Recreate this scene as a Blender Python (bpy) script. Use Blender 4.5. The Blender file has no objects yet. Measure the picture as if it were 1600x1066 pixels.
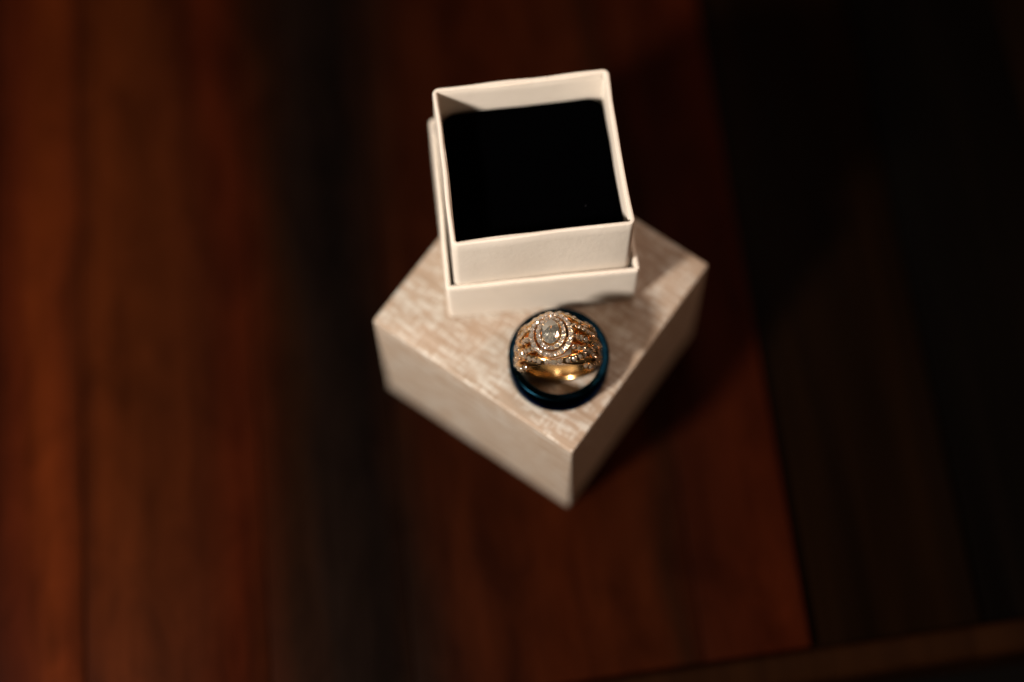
import bpy, bmesh, math, random
from mathutils import Vector, Matrix, noise
R = math.radians
S = 0.001                                   # everything below is written in millimetres
scene = bpy.context.scene
col = scene.collection
random.seed(7)

# ------------------------------------------------------------------ camera
CAM = Vector((-12.30, -106.90, 375.32)); PITCH = R(68.17); ROLL = R(-1.67); F_PX = 2530.9
fw = Vector((0, math.cos(PITCH), -math.sin(PITCH))); rt = Vector((1, 0, 0)); up = rt.cross(fw)
r2 = rt*math.cos(ROLL) + up*math.sin(ROLL); u2 = -rt*math.sin(ROLL) + up*math.cos(ROLL)
cd = bpy.data.cameras.new('camera'); cam = bpy.data.objects.new('camera', cd); col.objects.link(cam)
M = Matrix((r2, u2, -fw)).transposed().to_4x4(); M.translation = CAM*S
cam.matrix_world = M
cd.sensor_width = 36; cd.lens = F_PX/1600*36; cd.clip_start = 0.01; cd.clip_end = 20
cd.dof.use_dof = True; cd.dof.focus_distance = 0.3362; cd.dof.aperture_fstop = 2.7
scene.camera = cam

# ------------------------------------------------------------------ world and lamp (an interior: no sky, no sun)
world = bpy.data.worlds.new('World'); scene.world = world; world.use_nodes = True
bg = world.node_tree.nodes['Background']
bg.inputs['Color'].default_value = (1.0, 0.80, 0.62, 1); bg.inputs['Strength'].default_value = 0.03
LAMP_AZ, LAMP_EL, LAMP_D = R(38), R(41), 470
aim = Vector((-2, 30, 50))
lpos = aim + LAMP_D*Vector((-math.cos(LAMP_EL)*math.cos(LAMP_AZ), -math.cos(LAMP_EL)*math.sin(LAMP_AZ), math.sin(LAMP_EL)))
ld = bpy.data.lights.new('table_lamp', 'AREA'); ld.shape = 'DISK'; ld.size = 0.056; ld.energy = 3.85
ld.color = (1.0, 0.89, 0.785)
lamp = bpy.data.objects.new('table_lamp', ld); col.objects.link(lamp)
lamp.location = lpos*S; lamp.rotation_euler = (lpos-aim).to_track_quat('Z', 'Y').to_euler()

def soft_lamp(name, pos, target, size, energy, color):
    d = bpy.data.lights.new(name, 'AREA'); d.shape = 'DISK'; d.size = size; d.energy = energy; d.color = color
    o = bpy.data.objects.new(name, d); col.objects.link(o); o.location = Vector(pos)*S
    o.rotation_euler = (Vector(pos)-Vector(target)).to_track_quat('Z', 'Y').to_euler()
soft_lamp('ceiling_lamp', (60, 420, 1000), aim, .26, 1.1, (1.0, .90, .80))       # weak overhead lamp: sheen on the box top, sparkle in the stones
soft_lamp('bounce_fill', (620, 120, 620), aim, .16, 1.75, (1.0, .58, .38))  # added fill in place of warm table bounce; also sparkles in the stones
soft_lamp('sparkle_fill', (-520, 380, 640), aim, .12, .40, (1.0, .84, .66))  # added light with no known source, makes the stones sparkle

vs = scene.view_settings
vs.view_transform = 'Standard'; vs.look = 'None'; vs.exposure = 0; vs.gamma = 1; vs.use_curve_mapping = False
scene.render.engine = 'CYCLES'
cy = scene.cycles
cy.use_denoising = True; cy.max_bounces = 14; cy.transmission_bounces = 12; cy.glossy_bounces = 6
cy.sample_clamp_indirect = 6; cy.caustics_refractive = True; cy.caustics_reflective = True

# ------------------------------------------------------------------ material helpers
def mat(name):
    m = bpy.data.materials.new(name); m.use_nodes = True
    nt = m.node_tree; b = nt.nodes['Principled BSDF']
    return m, nt, b
def nd(nt, kind, **kw):
    n = nt.nodes.new(kind)
    for k, v in kw.items():
        if hasattr(n, k): setattr(n, k, v)
    return n
def setin(n, **kw):
    for k, v in kw.items(): n.inputs[k.replace('_', ' ')].default_value = v
def ramp(nt, stops):
    n = nt.nodes.new('ShaderNodeValToRGB'); e = n.color_ramp.elements
    while len(e) > 1: e.remove(e[-1])
    e[0].position = stops[0][0]; e[0].color = (*stops[0][1], 1)
    for p, c in stops[1:]:
        x = e.new(p); x.color = (*c, 1)
    return n
def noise_tex(nt, scale3, detail=4, rough=.55, offset=(0, 0, 0), dist=0.0):
    tc = nd(nt, 'ShaderNodeTexCoord'); mp = nd(nt, 'ShaderNodeMapping')
    mp.inputs['Scale'].default_value = scale3; mp.inputs['Location'].default_value = offset
    nt.links.new(tc.outputs['Object'], mp.inputs['Vector'])
    n = nd(nt, 'ShaderNodeTexNoise'); setin(n, Scale=1.0, Detail=detail, Roughness=rough, Distortion=dist)
    nt.links.new(mp.outputs['Vector'], n.inputs['Vector'])
    return n
def bump(nt, b, src, strength, dist):
    bp = nd(nt, 'ShaderNodeBump'); setin(bp, Strength=strength, Distance=dist)
    nt.links.new(src, bp.inputs['Height']); nt.links.new(bp.outputs['Normal'], b.inputs['Normal'])
    return bp
def math_node(nt, op, a, b_):
    n = nd(nt, 'ShaderNodeMath', operation=op)
    for i, v in enumerate((a, b_)):
        if isinstance(v, (int, float)): n.inputs[i].default_value = v
        else: nt.links.new(v, n.inputs[i])
    return n.outputs[0]

def wood(name, dark, mid, light, off):
    m, nt, b = mat(name)
    big = noise_tex(nt, (85, 7, 85), 3, .5, off, .6)          # broad streaks along the plank
    fine = noise_tex(nt, (520, 16, 520), 5, .65, off, .3)     # fibres
    f = math_node(nt, 'ADD', math_node(nt, 'MULTIPLY', big.outputs['Fac'], .72), math_node(nt, 'MULTIPLY', fine.outputs['Fac'], .28))
    rp = ramp(nt, [(.30, dark), (.5, mid), (.70, light)])
    nt.links.new(f, rp.inputs['Fac']); nt.links.new(rp.outputs['Color'], b.inputs['Base Color'])
    rr = math_node(nt, 'ADD', math_node(nt, 'MULTIPLY', fine.outputs['Fac'], .22), .30)
    nt.links.new(rr, b.inputs['Roughness'])
    setin(b, **{'Specular_IOR_Level': .012})
    bump(nt, b, fine.outputs['Fac'], .25, .0004)
    return m
WOOD = {
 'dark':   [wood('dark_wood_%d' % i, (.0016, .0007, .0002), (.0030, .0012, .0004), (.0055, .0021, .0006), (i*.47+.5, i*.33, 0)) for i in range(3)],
 'black':  [wood('near_black_wood', (.0008, .0005, .0004), (.0014, .0009, .0006), (.0024, .0014, .0009), (.9, .1, 0))],  # darkest tone, for boards at the far right
 'brown':  [wood('brown_edge_wood', (.0060, .0021, .0008), (.0100, .0035, .0012), (.0150, .0052, .0017), (.3, .8, 0))],
}
# the figured boards: bright sapwood bands and a black heart streak run across neighbouring planks
def srgb(c): return tuple(((x/255+.055)/1.055)**2.4 if x > 10 else x/255/12.92 for x in c)
def figured():
    m, nt, b = mat('figured_red_brown_wood')
    tc = nd(nt, 'ShaderNodeTexCoord'); sx = nd(nt, 'ShaderNodeSeparateXYZ'); nt.links.new(tc.outputs['Object'], sx.inputs[0])
    warp = noise_tex(nt, (26, 9, 26), 3, .55, (2, 5, 0))
    w2 = noise_tex(nt, (95, 7, 95), 4, .6, (7, 3, 0), .5)
    fib = noise_tex(nt, (480, 22, 480), 5, .65, (1, 2, 0), .3)
    mot = noise_tex(nt, (95, 38, 95), 5, .65, (4, 4, 0), .8)
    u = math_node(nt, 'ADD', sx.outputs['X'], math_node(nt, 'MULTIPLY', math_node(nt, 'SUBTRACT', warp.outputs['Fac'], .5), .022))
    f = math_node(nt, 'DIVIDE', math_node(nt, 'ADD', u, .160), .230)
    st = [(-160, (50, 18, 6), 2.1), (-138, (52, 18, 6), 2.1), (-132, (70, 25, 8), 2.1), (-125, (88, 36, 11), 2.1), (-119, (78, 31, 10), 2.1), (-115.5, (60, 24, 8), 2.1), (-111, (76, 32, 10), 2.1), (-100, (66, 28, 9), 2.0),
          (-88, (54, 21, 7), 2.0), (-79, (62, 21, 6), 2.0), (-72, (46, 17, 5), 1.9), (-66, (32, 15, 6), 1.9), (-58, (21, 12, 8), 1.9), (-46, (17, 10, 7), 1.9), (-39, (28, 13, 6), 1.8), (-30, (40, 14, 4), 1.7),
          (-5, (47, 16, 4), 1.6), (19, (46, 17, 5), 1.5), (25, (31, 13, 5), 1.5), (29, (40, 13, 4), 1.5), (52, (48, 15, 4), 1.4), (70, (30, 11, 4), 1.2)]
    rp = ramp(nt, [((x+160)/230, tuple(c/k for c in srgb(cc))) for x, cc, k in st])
    nt.links.new(f, rp.inputs['Fac'])
    g = math_node(nt, 'ADD', math_node(nt, 'ADD', math_node(nt, 'MULTIPLY', w2.outputs['Fac'], 1.5), math_node(nt, 'MULTIPLY', fib.outputs['Fac'], .55)), math_node(nt, 'MULTIPLY', mot.outputs['Fac'], 1.5))
    g = math_node(nt, 'MAXIMUM', math_node(nt, 'SUBTRACT', g, .78), .2)
    vm = nd(nt, 'ShaderNodeVectorMath', operation='SCALE'); nt.links.new(rp.outputs['Color'], vm.inputs[0]); nt.links.new(g, vm.inputs['Scale'])
    nt.links.new(vm.outputs[0], b.inputs['Base Color'])
    nt.links.new(math_node(nt, 'ADD', math_node(nt, 'MULTIPLY', fib.outputs['Fac'], .22), .34), b.inputs['Roughness'])
    setin(b, Specular_IOR_Level=.012); bump(nt, b, fib.outputs['Fac'], .25, .0004)
    return m
WOOD['figured'] = [figured()]

m_card, nt, b = mat('cream_card_paper')
n1 = noise_tex(nt, (60, 60, 60), 4, .6); n2 = noise_tex(nt, (900, 900, 900), 4, .7)
rp = ramp(nt, [(.3, (.66, .595, .515)), (.7, (.74, .675, .59))]); nt.links.new(n1.outputs['Fac'], rp.inputs['Fac'])
nt.links.new(rp.outputs['Color'], b.inputs['Base Color']); setin(b, Roughness=.55, Specular_IOR_Level=.4)
hh = math_node(nt, 'ADD', math_node(nt, 'MULTIPLY', n2.outputs['Fac'], .35), n1.outputs['Fac'])
bump(nt, b, hh, .34, .0006)

m_flap, nt, b = mat('folded_card_paper')
n1 = noise_tex(nt, (120, 120, 120), 4, .6)
rp = ramp(nt, [(.3, (.72, .65, .56)), (.7, (.79, .72, .63))]); nt.links.new(n1.outputs['Fac'], rp.inputs['Fac'])
nt.links.new(rp.outputs['Color'], b.inputs['Base Color']); setin(b, Roughness=.5)
bump(nt, b, n1.outputs['Fac'], .2, .0005)

m_foam, nt, b = mat('black_velvet_foam')
n1 = noise_tex(nt, (2500, 2500, 2500), 3, .7)
setin(b, Base_Color=(.0004, .0004, .0005, 1), Roughness=1.0, Specular_IOR_Level=0.0)
bump(nt, b, n1.outputs['Fac'], .4, .0002)
m_lint, nt, b = mat('pale_lint'); setin(b, Base_Color=(.16, .16, .18, 1), Roughness=.9)

# silvery taupe paper with broken threads running along the local y axis
m_silk, nt, b = mat('silver_taupe_textured_paper')
thread = noise_tex(nt, (2100, 240, 2100), 3, .65, (0, 0, 0), .1)
cross = noise_tex(nt, (300, 2400, 2400), 3, .6, (8, 3, 0), .1)
rows = noise_tex(nt, (900, 75, 900), 3, .6, (3, 1, 0))
patch = noise_tex(nt, (520, 190, 520), 3, .6, (5, 2, 0))
a = math_node(nt, 'ADD', math_node(nt, 'MULTIPLY', thread.outputs['Fac'], .5), math_node(nt, 'MULTIPLY', cross.outputs['Fac'], .5))
a = math_node(nt, 'MULTIPLY', a, math_node(nt, 'ADD', math_node(nt, 'MULTIPLY', rows.outputs['Fac'], .5), math_node(nt, 'MULTIPLY', patch.outputs['Fac'], .5)))
rpf = ramp(nt, [(.245, (0, 0, 0)), (.300, (1, 1, 1))]); nt.links.new(a, rpf.inputs['Fac'])
mx = nd(nt, 'ShaderNodeMixRGB'); nt.links.new(rpf.outputs['Color'], mx.inputs['Fac'])
rp = ramp(nt, [(.3, (.305, .225, .162)), (.5, (.360, .272, .202)), (.7, (.405, .318, .245))]); nt.links.new(rows.outputs['Fac'], rp.inputs['Fac'])
nt.links.new(rp.outputs['Color'], mx.inputs['Color1']); mx.inputs['Color2'].default_value = (.55, .51, .45, 1)
nt.links.new(mx.outputs['Color'], b.inputs['Base Color'])
nt.links.new(math_node(nt, 'MULTIPLY', rpf.outputs['Color'], .22), b.inputs['Metallic'])
setin(b, Roughness=.46, Specular_IOR_Level=.35)
hh = math_node(nt, 'ADD', math_node(nt, 'MULTIPLY', thread.outputs['Fac'], .5), rpf.outputs['Color'])
bump(nt, b, hh, .35, .00025)

m_blue, nt, b = mat('midnight_blue_metal')
n1 = noise_tex(nt, (300, 300, 2600), 3, .6)
rp = ramp(nt, [(.35, (.0012, .0065, .0115)), (.65, (.0025, .0125, .020))]); nt.links.new(n1.outputs['Fac'], rp.inputs['Fac'])
nt.links.new(rp.outputs['Color'], b.inputs['Base Color']); setin(b, Metallic=1.0, Roughness=.24, Specular_Tint=(.10, .22, .35, 1))
bump(nt, b, n1.outputs['Fac'], .04, .0001)

def metal(name, c, rough):
    m, nt, b = mat(name)
    n1 = noise_tex(nt, (700, 700, 700), 3, .6)
    rp = ramp(nt, [(.3, tuple(x*.9 for x in c)), (.7, c)]); nt.links.new(n1.outputs['Fac'], rp.inputs['Fac'])
    nt.links.new(rp.outputs['Color'], b.inputs['Base Color']); setin(b, Metallic=1.0, Roughness=rough)
    bump(nt, b, n1.outputs['Fac'], .08, .00008)
    return m
m_gold = metal('rose_yellow_gold', (.87, .54, .22), .20)
m_bead = metal('pale_gold_beads', (.88, .66, .42), .22)

def diamond(name, c, trans):
    m, nt, b = mat(name)
    setin(b, Base_Color=(*c, 1), Roughness=.03, IOR=2.4, Transmission_Weight=trans, Metallic=.16)
    return m
m_dia = diamond('clear_diamond', (.99, .97, .88), .92)
m_pave_gold = diamond('gold_reflect_tint_diamond', (.97, .87, .70), .84)  # reflection of the gold setting painted into the stone colour
m_pave = diamond('pave_diamond', (.97, .93, .88), .84)

m_floor, nt, b = mat('shade_toned_floor'); n1 = noise_tex(nt, (6, 6, 6), 4, .6)  # near-black colour puts the shade below the table into the floor
rp = ramp(nt, [(.3, (.0018, .0014, .0012)), (.7, (.0035, .0026, .002))]); nt.links.new(n1.outputs['Fac'], rp.inputs['Fac'])
nt.links.new(rp.outputs['Color'], b.inputs['Base Color']); setin(b, Roughness=.8, Specular_IOR_Level=.1)

# ------------------------------------------------------------------ object helpers
def link(name, bm, m, parent=None, smooth=False, angle=None):
    bmesh.ops.recalc_face_normals(bm, faces=bm.faces)
    for v in bm.verts: v.co *= S
    me = bpy.data.meshes.new(name); bm.to_mesh(me); bm.free()
    me.materials.append(m)
    o = bpy.data.objects.new(name, me); col.objects.link(o); o.parent = parent
    if smooth:
        for p in me.polygons: p.use_smooth = True
        if angle is not None: me.set_sharp_from_angle(angle=R(angle))
    return o
def tag(o, label, cat): o['label'] = label; o['category'] = cat; return o
def empty(name, loc=(0, 0, 0), rot=(0, 0, 0)):
    o = bpy.data.objects.new(name, None); col.objects.link(o)
    o.location = Vector(loc)*S; o.rotation_euler = rot; o.empty_display_size = .01
    return o
def box_bm(x0, x1, y0, y1, z0, z1, bev=0, seg=2):
    bm = bmesh.new(); bmesh.ops.create_cube(bm, size=1)
    for v in bm.verts:
        v.co = Vector((x0+(v.co.x+.5)*(x1-x0), y0+(v.co.y+.5)*(y1-y0), z0+(v.co.z+.5)*(z1-z0)))
    if bev: bmesh.ops.bevel(bm, geom=list(bm.edges), offset=bev, segments=seg, profile=.5, affect='EDGES')
    return bm
def bridge(bm, loops, close=True):
    for A, B in zip(loops, loops[1:]):
        n = len(A)
        for i in range(n if close else n-1): bm.faces.new((A[i], A[(i+1) % n], B[(i+1) % n], B[i]))

# ------------------------------------------------------------------ setting
bm = bmesh.new(); bmesh.ops.create_grid(bm, x_segments=4, y_segments=4, size=2500)
fl = link('floor', bm, m_floor); fl.location.z = -.52; fl['kind'] = 'structure'

TA = R(4.69)
table = empty('wooden_table', (0, 0, 0), (0, 0, TA))
tag(table, 'dark reddish brown plank table top under the stacked boxes', 'table')
def rail_y(u): return -41.0 + .0345*u
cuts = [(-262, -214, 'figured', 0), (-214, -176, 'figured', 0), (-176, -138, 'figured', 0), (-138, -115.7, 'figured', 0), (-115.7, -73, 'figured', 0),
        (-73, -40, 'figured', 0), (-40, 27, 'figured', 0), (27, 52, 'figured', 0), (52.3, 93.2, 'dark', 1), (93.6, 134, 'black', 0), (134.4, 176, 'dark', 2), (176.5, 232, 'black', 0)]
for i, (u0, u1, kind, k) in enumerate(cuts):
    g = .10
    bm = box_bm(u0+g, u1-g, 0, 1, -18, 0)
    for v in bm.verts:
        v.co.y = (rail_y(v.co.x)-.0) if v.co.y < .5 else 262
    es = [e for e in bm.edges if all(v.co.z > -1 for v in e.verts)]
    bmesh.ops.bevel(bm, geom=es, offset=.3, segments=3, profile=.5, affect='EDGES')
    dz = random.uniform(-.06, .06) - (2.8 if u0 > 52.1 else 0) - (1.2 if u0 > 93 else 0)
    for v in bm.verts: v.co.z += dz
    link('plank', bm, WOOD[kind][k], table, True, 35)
bm = box_bm(-262, 232, -8.2, -.35, -20, .15)
es = [e for e in bm.edges if all(v.co.z > -1 for v in e.verts)]
bmesh.ops.bevel(bm, geom=es, offset=2.2, segments=5, profile=.5, affect='EDGES')
for v in bm.verts: v.co.y += rail_y(v.co.x)
link('edge_rail', bm, WOOD['brown'][0], table, True, 35)
for sx in (-245, 215):
    for y in (-30, 245):
        bm = box_bm(-14, 14, -14, 14, -520, -18.2, 1.5)
        for v in bm.verts:
            if v.co.z < -300: v.co.x *= .65; v.co.y *= .65
            v.co.x += sx; v.co.y += y
        link('leg', bm, WOOD['dark'][0], table, True, 35)

# ------------------------------------------------------------------ lower gift box
H = 42.67; BROT = R(53.29); BA, BB = 54.5, 53.85
bm = box_bm(0, BA, 0, BB, 0, H, .55, 3)
bmesh.ops.subdivide_edges(bm, edges=[e for e in bm.edges if e.calc_length() > 20], cuts=6, use_grid_fill=True)
for v in bm.verts:
    n = noise.noise_vector(v.co*.035)*.22
    if 1 < v.co.z: v.co += Vector((n.x, n.y, n.z*.5))
gb = link('gift_box', bm, m_silk, None, True, 40); gb.rotation_euler.z = BROT
tag(gb, 'silvery taupe textured gift box at the bottom of the stack, turned cornerwise', 'box')

# ------------------------------------------------------------------ open card trays
def rrect(w, d, r, n=6, m_=12):
    pts = []
    for cx, cy_, a0 in ((w/2-r, d/2-r, 0), (-w/2+r, d/2-r, 90), (-w/2+r, -d/2+r, 180), (w/2-r, -d/2+r, 270)):
        for i in range(n+1):
            a = R(a0+90*i/n); pts.append(Vector((cx+r*math.cos(a), cy_+r*math.sin(a))))
    out = []
    for i, p in enumerate(pts):
        q = pts[(i+1) % len(pts)]; L = (q-p).length
        k = m_ if i % (n+1) == n else 1
        for j in range(k): out.append(p.lerp(q, j/k))
    return out
def tray(name, w, d, h, t, r, floor_t, bow, seed, sag, pinch=0):
    """card tray: outer wall, rolled rim, inner wall, floor"""
    bm = bmesh.new(); loops = []
    def loop(inset, z, rr):
        vsx = []
        for p in rrect(w-2*inset, d-2*inset, max(rr, .15)):
            q = p.copy()
            fx = 1-min(1, abs(2*p.x/w))**2; fy = 1-min(1, abs(2*p.y/d))**2; hz = z/h
            q.x -= math.copysign(bow*fy*hz, p.x) if abs(p.x) > w*.4 else 0     # walls bow a little inwards
            q.y -= math.copysign(bow*.6*fx*hz, p.y) if abs(p.y) > d*.4 else 0
            if p.x > w*.3: q.x -= pinch*(p.y/d+.5)
            nn = noise.noise_vector(Vector((p.x*.11+seed, p.y*.11, z*.05)))
            q.x += nn.x*sag*hz; q.y += nn.y*sag*hz
            vsx.append(bm.verts.new((q.x, q.y, z + nn.z*sag*.8*hz)))
        return vsx
    spec = [(r*.25, 0), (0, r*.3)] + [(0, h*f) for f in (.15, .35, .55, .75, .9)] + [(0, h-t*.35), (t*.12, h-t*.1), (t*.35, h), (t*.65, h), (t*.88, h-t*.1), (t, h-t*.35)]
    spec += [(t, h*f) for f in (.9, .75, .55, .35, .15)] + [(t, floor_t)]
    for ins, z in spec: loops.append(loop(ins, z, r-ins))
    bridge(bm, loops)
    bm.faces.new(list(reversed(loops[0]))); bm.faces.new(loops[-1])
    return bm
TX, TY, TROT, TW, TD, TH = -6.87, 54.93, R(4.48), 42.0, 42.14, 15.34
bm = tray('lid', TW, TD, TH, 1.15, 1.1, 1.2, .12, 3.1, .16, 1.3)
lid = link('card_tray', bm, m_card, None, True, 38)
lid.location = Vector((TX, TY, H+.02))*S; lid.rotation_euler.z = TROT
tag(lid, 'shallow cream card lid turned upside down as a tray under the small box', 'tray')

IX, IY, IROT, IW, ID, IH = -7.15, 54.12, R(5.69), 38.1, 37.9, 33.24-1.3
BT = .95
bm = tray('base', IW, ID, IH, BT, 1.5, 1.0, .28, 8.4, .32)
base = link('ring_box', bm, m_card, None, True, 38)
base.location = Vector((IX, IY, H+1.3))*S; base.rotation_euler = (R(-1.1), R(.2), IROT)
tag(base, 'small cream card ring box without its lid, nested in the upturned lid', 'box')
# the wrapping paper folded over the rim shows as a thin flap inside each wall
def flap(p0, p1, inward, d0, d1, seed):
    bm = bmesh.new(); N = 26; top = []; bot = []; topb = []; botb = []
    zt = IH-.75
    for i in range(N+1):
        f = i/N; p = p0.lerp(p1, f)
        fx = 4*f*(1-f)
        dd = d0+(d1-d0)*f + .35*noise.noise(Vector((f*4+seed, 0, 0)))
        o = inward*(.10+.28*fx + .14*noise.noise(Vector((f*3+seed, 3, 0))))
        a = p+o
        top.append(bm.verts.new((a.x, a.y, zt+.30))); bot.append(bm.verts.new((a.x+inward.x*.12, a.y+inward.y*.12, zt-dd)))
        topb.append(bm.verts.new((p.x-inward.x*.25, p.y-inward.y*.25, zt+.30))); botb.append(bm.verts.new((p.x-inward.x*.25, p.y-inward.y*.25, zt-dd)))
    bridge(bm, [topb, top, bot, botb], False)
    return link('folded_flap', bm, m_flap, base, True, 40)
wi, di = IW/2-BT, ID/2-BT
V2 = lambda x, y: Vector((x, y, 0))
flap(V2(-wi+.5, di), V2(wi-.7, di), V2(0, -1), .35, 1.5, 1.0)
flap(V2(wi, di-.7), V2(wi, -di+.7), V2(-1, 0), 1.9, 1.2, 2.0)
flap(V2(-wi, di-.7), V2(-wi, -di+.7), V2(1, 0), 1.2, 1.4, 3.0)
flap(V2(-wi+.7, -di), V2(wi-.7, -di), V2(0, 1), 1.3, 1.3, 4.0)

# black foam pad: softly domed block with rounded edges
FW, FD, FH = IW-2*BT-.45, ID-2*BT-.35, 22.6
bm = bmesh.new(); loops = []
for ins, z, rr in ((0, 0, 1.5), (0, FH*.3, 1.8), (0, FH*.6, 2), (0, FH-2.0, 2.8), (.22, FH-1.1, 3.0), (.75, FH-.45, 3.2), (1.6, FH-.12, 3.2), (3.2, FH+.05, 3.2), (6, FH+.2, 3), (10, FH+.3, 3), (14, FH+.33, 2)):
    L = []
    for p in rrect(FW-2*ins, FD-2*ins, max(.5, min(rr, (FW-2*ins)/2-.2))):
        nn = noise.noise_vector(Vector((p.x*.12, p.y*.12, z*.1+4)))
        L.append(bm.verts.new((p.x+nn.x*.12, p.y+nn.y*.12, z+(nn.z*.25 if z > 2 else 0))))
    loops.append(L)
bridge(bm, loops); bm.faces.new(list(reversed(loops[0]))); bm.faces.new(loops[-1])
foam = link('foam_pad', bm, m_foam, None, True)
foam.matrix_world = base.matrix_basis @ Matrix.Translation(Vector((0, 0, 1.02))*S)
tag(foam, 'black foam cushion filling the open cream ring box', 'foam pad')
bm = bmesh.new()
for x, y, s in ((4.2, -15.4, .17), (4.3, 4.6, .05), (10.3, -9.2, .045)):
    bmesh.ops.create_icosphere(bm, subdivisions=1, radius=s, matrix=Matrix.Translation((x, y, FH+.32)) @ Matrix.Diagonal((1.6, .8, .7, 1)))
lint = link('lint', bm, m_lint, foam); lint['kind'] = 'stuff'

# ------------------------------------------------------------------ dark blue band lying flat
RO, RT, RH = 10.95, 1.8, 6.8
bm = bmesh.new(); loops = []; N = 128
prof = []
for cx, cz, a0 in ((RO-.55, RH-.55, 0), (RO-RT+.45, RH-.45, 90), (RO-RT+.45, .45, 180), (RO-.55, .55, 270)):
    rr = .55 if cx > RO-RT/2 else .45
    for i in range(6):
        a = R(a0+90*i/5); prof.append((cx+rr*math.cos(a), cz+rr*math.sin(a)))
prof = [(r_ + .10*math.sin(math.pi*z_/RH)*(1 if r_ > RO-RT/2 else -.6), z_) for r_, z_ in prof]
for r_, z_ in prof: loops.append([bm.verts.new((r_*math.cos(2*math.pi*i/N), r_*math.sin(2*math.pi*i/N), z_)) for i in range(N)])
bridge(bm, loops+[loops[0]])
band = link('wedding_band', bm, m_blue, None, True, 50)
band.location = Vector((-2.25, 20.3, H+.05))*S
tag(band, 'plain dark blue metal band lying flat around the gold ring', 'ring')

# ------------------------------------------------------------------ gold and diamond ring standing in the band
RC = 9.25
ring = empty('diamond_ring', (-2.45, 18.75, H+RC*.955+.10), (R(-3.5), R(-6.5), R(-2)))
tag(ring, 'gold ring with oval diamond in a double halo, standing inside the blue band', 'ring')
ring.scale = (.955, .955, .955)
def cyl(phi, v, rho): return Vector((rho*math.sin(phi), v, rho*math.cos(phi)))
def sweep(bm, pts, ups, ws, hs, nprof=10, power=.55, caps=True):
    """rounded bar along pts; local z = ups, half width ws, half height hs"""
    loops = []
    for i, p in enumerate(pts):
        t = (pts[min(i+1, len(pts)-1)]-pts[max(i-1, 0)]).normalized()
        u = (ups[i]-t*ups[i].dot(t)).normalized(); s = t.cross(u)
        L = []
        for k in range(nprof):
            a = 2*math.pi*(k+.5)/nprof; c, sn = math.cos(a), math.sin(a)
            x = math.copysign(abs(c)**power, c)*ws[i]; z = math.copysign(abs(sn)**power, sn)*hs[i]
            L.append(bm.verts.new(p+s*x+u*z))
        loops.append(L)
    bridge(bm, loops)
    if caps: bm.faces.new(list(reversed(loops[0]))); bm.faces.new(loops[-1])
def spline(keys, n):
    """smooth interpolation through (t, values...) keys"""
    out = []
    ts = [k[0] for k in keys]
    for i in range(n+1):
        t = ts[0]+(ts[-1]-ts[0])*i/n
        j = max(0, min(len(ts)-2, next((q for q in range(len(ts)-1) if t <= ts[q+1]), len(ts)-2)))
        f = (t-ts[j])/(ts[j+1]-ts[j]); vals = []
        for c in range(1, len(keys[0])):
            p0 = keys[max(j-1, 0)][c]; p1 = keys[j][c]; p2 = keys[j+1][c]; p3 = keys[min(j+2, len(keys)-1)][c]
            vals.append(.5*((2*p1)+(-p0+p2)*f+(2*p0-5*p1+4*p2-p3)*f*f+(-p0+3*p1-3*p2+p3)*f**3))
        out.append((t, *vals))
    return out
def gem(bm, M, rx=1., ry=1., seg=8, full=False, rot=0., tab=.40):
    """brilliant-cut stone as a convex hull: girdle radius rx, ry"""
    tmp = bmesh.new()
    def ringpts(n, r_, z_, off):
        for i in range(n):
            a = 2*math.pi*(i+off)/n+rot; tmp.verts.new((r_*math.cos(a), r_*math.sin(a), z_))
    ringpts(seg, tab, .36, .5); ringpts(seg, (tab+1)*.53, .22, 0); ringpts(seg*2, 1, .03, 0); ringpts(seg*2, 1, -.03, 0)
    if full: ringpts(seg, .55, -.42, .5)
    ringpts(3, .06, -.82, 0)
    bmesh.ops.convex_hull(tmp, input=tmp.verts)
    kill = [v for v in tmp.verts if not v.link_faces]
    bmesh.ops.delete(tmp, geom=kill, context='VERTS')
    mp = {}
    for v in tmp.verts: mp[v] = bm.verts.new(M @ Vector((v.co.x*rx, v.co.y*ry, v.co.z*min(rx, ry))))
    for f in tmp.faces: bm.faces.new([mp[v] for v in f.verts])
    tmp.free()
def frame(p, u, t=None):
    u = u.normalized(); t = (t or Vector((1, 0, 0))); t = (t-u*t.dot(u)).normalized(); s = u.cross(t)
    m_ = Matrix((t, s, u)).transposed().to_4x4(); m_.translation = p
    return m_
def jit(u, k=.10):
    return (u+Vector((random.uniform(-k, k), random.uniform(-k, k), random.uniform(-k, k)))).normalized()
def bead(bm, p, r_): bmesh.ops.create_icosphere(bm, subdivisions=1, radius=r_, matrix=Matrix.Translation(p))

# plain lower shank
bm = bmesh.new(); pts = []; ups = []; ws = []; hs = []
for i in range(97):
    ph = R(62+236*i/96); k = abs(math.sin(ph/2))
    pts.append(cyl(ph, 0, 8.55)); ups.append(cyl(ph, 0, 1)); side = max(0, math.cos(ph)+.3)
    ws.append(1.95+.5*side); hs.append(.68)
sweep(bm, pts, ups, ws, hs, 14, .6)
link('shank', bm, m_gold, ring, True, 50)

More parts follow.
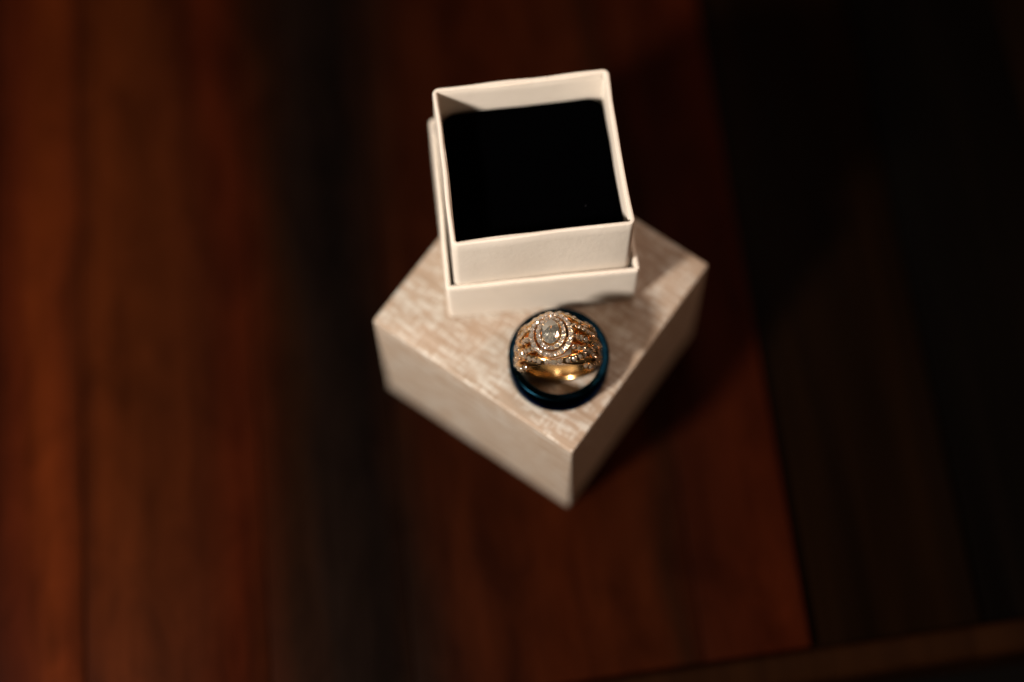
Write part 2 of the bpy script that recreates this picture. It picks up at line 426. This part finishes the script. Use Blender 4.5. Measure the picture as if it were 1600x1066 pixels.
stones = bmesh.new(); beads = bmesh.new()
def strand(keys, w, h, pave, sgn, name, size=.50, n=40, m_=None):
    """keys: (phi deg, lateral, radius)"""
    sp = spline(keys, n)
    pts = [cyl(R(sgn*a), v, r_) for a, v, r_ in sp]; ups = [cyl(R(sgn*a), v*.25, 1) for a, v, r_ in sp]
    f = [min(1, .35+2.6*min(i, n-i)/n) for i in range(n+1)]
    bm = bmesh.new(); sweep(bm, pts, ups, [w*x for x in f], [h]*(n+1), 10, .7 if not pave else .5)
    link(name, bm, m_ or m_gold, ring, True, 50)
    if pave:
        acc = 0; nxt = size*1.1; L = sum((b_-a).length for a, b_ in zip(pts, pts[1:]))
        for i in range(n):
            d = (pts[i+1]-pts[i]).length; acc += d
            if acc >= nxt and acc < L-size*.7:
                nxt = acc+size*2.02
                t = (pts[i+1]-pts[i]).normalized(); u = ups[i].normalized(); s = t.cross(u).normalized()
                gem(stones, frame(pts[i]+u*(h+.06), jit(u, .30), t), size*.96, size*.96, 8, False, random.random())
                for q in (-1, 1):
                    for e in (-.5, .5):
                        bead(beads, pts[i]+u*(h+.08)+s*q*w*.86+t*e*size*2, .11)
for sg in (-1, 1):
    # outer pave strands that pass under the halo, front (-) and back (+)
    for q in (-1, 1):
        strand([(-4 if q < 0 else 4, q*5.65, 10.2), (14, q*5.25, 10.25), (28, q*4.25, 10.15), (42, q*2.75, 9.95), (58, q*.55, 9.6), (76, -q*1.55, 9.25), (92, -q*2.0, 8.95)], .95, .46, True, sg, 'pave_strand', .66)
        # inner pave strands framing the leaf opening beside the halo
        strand([(20, q*2.4, 11.3), (32, q*2.35, 10.7), (46, q*1.9, 10.1), (60, q*2.35, 9.55), (74, q*2.7, 9.1)], .80, .40, True, sg, 'pave_strand', .56)
        # polished ribbons curling round the edge
        strand([(3, q*5.0, 8.9), (14, q*5.0, 8.9), (28, q*4.9, 9.15), (42, q*4.35, 9.25), (58, q*3.4, 9.2), (76, q*2.0, 9.05), (96, q*1.2, 8.8)], .80, .55, False, sg, 'gold_ribbon')
        strand([(26, q*2.6, 9.6), (40, q*.9, 10.0), (52, -q*.5, 10.0), (66, -q*1.2, 9.7), (84, -q*.9, 9.2)], .5, .40, False, sg, 'gold_ribbon')
        # short pave leaves on the flanks
        strand([(44, q*4.75, 8.75), (54, q*4.75, 8.9), (64, q*4.0, 8.95), (74, q*3.0, 8.9)], .86, .45, True, sg, 'pave_leaf', .60, 24)
    strand([(22, 0, 11.3), (34, 0, 10.75), (48, 0, 10.2)], .85, .42, True, sg, 'pave_strand', .62, 24)
    bm = bmesh.new(); pts = [cyl(R(sg*a), 0, 9.05-.006*(a-24)) for a in range(24, 87, 3)]
    sweep(bm, pts, [p.normalized() for p in pts], [3.9-.034*(a-24) for a in range(24, 87, 3)], [.34]*len(pts), 14, .5)
    link('shoulder', bm, m_gold, ring, True, 50)
    # marquise-set accent stone on each shoulder
    p = cyl(R(sg*58), -.2, 9.95); u = cyl(R(sg*58), 0, 1); t = cyl(R(sg*(58+90)), 0, 1)
    bm = bmesh.new(); gem(bm, frame(p+u*.35, jit(u, .1), t), 1.0, .68, 8, True); link('accent_diamond', bm, m_dia, ring)
    bm = bmesh.new(); pp = []; uu = []
    for i in range(25):
        a = 2*math.pi*i/24; pp.append(p+t*math.cos(a)*1.12+Vector((0, 1, 0))*math.sin(a)*.8+u*.12); uu.append(u)
    sweep(bm, pp, uu, [.16]*25, [.32]*25, 8, .8, False); link('bezel', bm, m_gold, ring, True)
# undergallery joining shank and head
for sg in (-1, 1):
    strand([(8, 0, 8.5), (24, 0, 8.55), (44, 0, 8.6), (66, 0, 8.55)], 1.3, .45, False, sg, 'gallery')

# head: two oval halos and the centre stone
HC = Vector((-.45, .15, 0))
def halo(zc, rx, ry, wid, thick, nst, size, name):
    bm = bmesh.new(); N = 72; pts = []; ups = []
    for i in range(N):
        a = 2*math.pi*i/N; pts.append(HC+Vector((rx*math.cos(a), ry*math.sin(a), zc))); ups.append(Vector((math.cos(a)*.12, math.sin(a)*.12, 1)))
    loops = []
    for i in range(N):
        p = pts[i]; t = (pts[(i+1) % N]-pts[i-1]).normalized(); u = ups[i].normalized(); s = t.cross(u)
        loops.append([bm.verts.new(p+s*x+u*z) for x, z in ((-wid, -thick), (wid, -thick), (wid, thick*.6), (wid*.85, thick), (-wid*.85, thick), (-wid, thick*.6))])
    bridge(bm, loops+[loops[0]])
    link(name, bm, m_bead, ring, True, 40)
    # equal arc-length spacing
    M_ = 720; arc = [0]
    P = [HC+Vector((rx*math.cos(2*math.pi*i/M_), ry*math.sin(2*math.pi*i/M_), zc)) for i in range(M_+1)]
    for a, b_ in zip(P, P[1:]): arc.append(arc[-1]+(b_-a).length)
    st = bmesh.new(); bd = bmesh.new()
    for k in range(nst*2):
        target = arc[-1]*k/(nst*2); i = min(range(M_), key=lambda q: abs(arc[q]-target))
        p = P[i]; t = (P[i+1]-P[i]).normalized(); u = Vector((p.x-HC.x, p.y-HC.y, 0)).normalized()*.12+Vector((0, 0, 1)); u.normalize(); s = t.cross(u)
        if k % 2 == 0: gem(st, frame(p+u*(thick+.03), jit(u, .34), t), size, size, 8, False, random.random())
        else:
            for q in (-1, 1): bead(bd, p+u*(thick+.10)+s*q*wid*.86, .12)
    o = link('halo_diamonds', st, m_pave, ring); o['kind'] = 'stuff'
    o = link('halo_beads', bd, m_bead, ring, True); o['kind'] = 'stuff'
halo(11.15, 4.28, 4.82, .54, .45, 24, .585, 'outer_halo')
halo(11.75, 2.74, 3.46, .52, .50, 17, .56, 'inner_halo')
# basket below the halos
bm = bmesh.new(); loops = []
for z, k in ((8.3, .45), (9.2, .58), (10.0, .70), (10.5, .74), (10.7, .74), (10.7, .66), (10.2, .5)):
    loops.append([bm.verts.new(HC+Vector((4.3*k*math.cos(2*math.pi*i/48), 4.8*k*math.sin(2*math.pi*i/48), z))) for i in range(48)])
bridge(bm, loops); bm.faces.new(loops[-1]); bm.faces.new(list(reversed(loops[0])))
link('basket', bm, m_gold, ring, True, 50)
bm = bmesh.new(); gem(bm, frame(HC+Vector((0, 0, 12.95)), Vector((.02, -.05, 1))), 1.98, 2.78, 8, True, 0., .44)
link('center_diamond', bm, m_dia, ring)
for a in (38, 142, 218, 322):
    bm = bmesh.new(); c = Vector((2.05*math.cos(R(a)), 2.85*math.sin(R(a)), 0))
    sweep(bm, [HC+c*.8+Vector((0, 0, 11.3)), HC+c*.98+Vector((0, 0, 12.3)), HC+c*1.03+Vector((0, 0, 13.0)), HC+c*.93+Vector((0, 0, 13.32))],
          [Vector((-c.y, c.x, 0))]*4, [.24, .25, .25, .16], [.24, .25, .25, .16], 8, 1)
    link('prong', bm, m_bead, ring, True)
o = link('shoulder_diamonds', stones, m_pave_gold, ring); o['kind'] = 'stuff'
o = link('milgrain_beads', beads, m_bead, ring, True); o['kind'] = 'stuff'
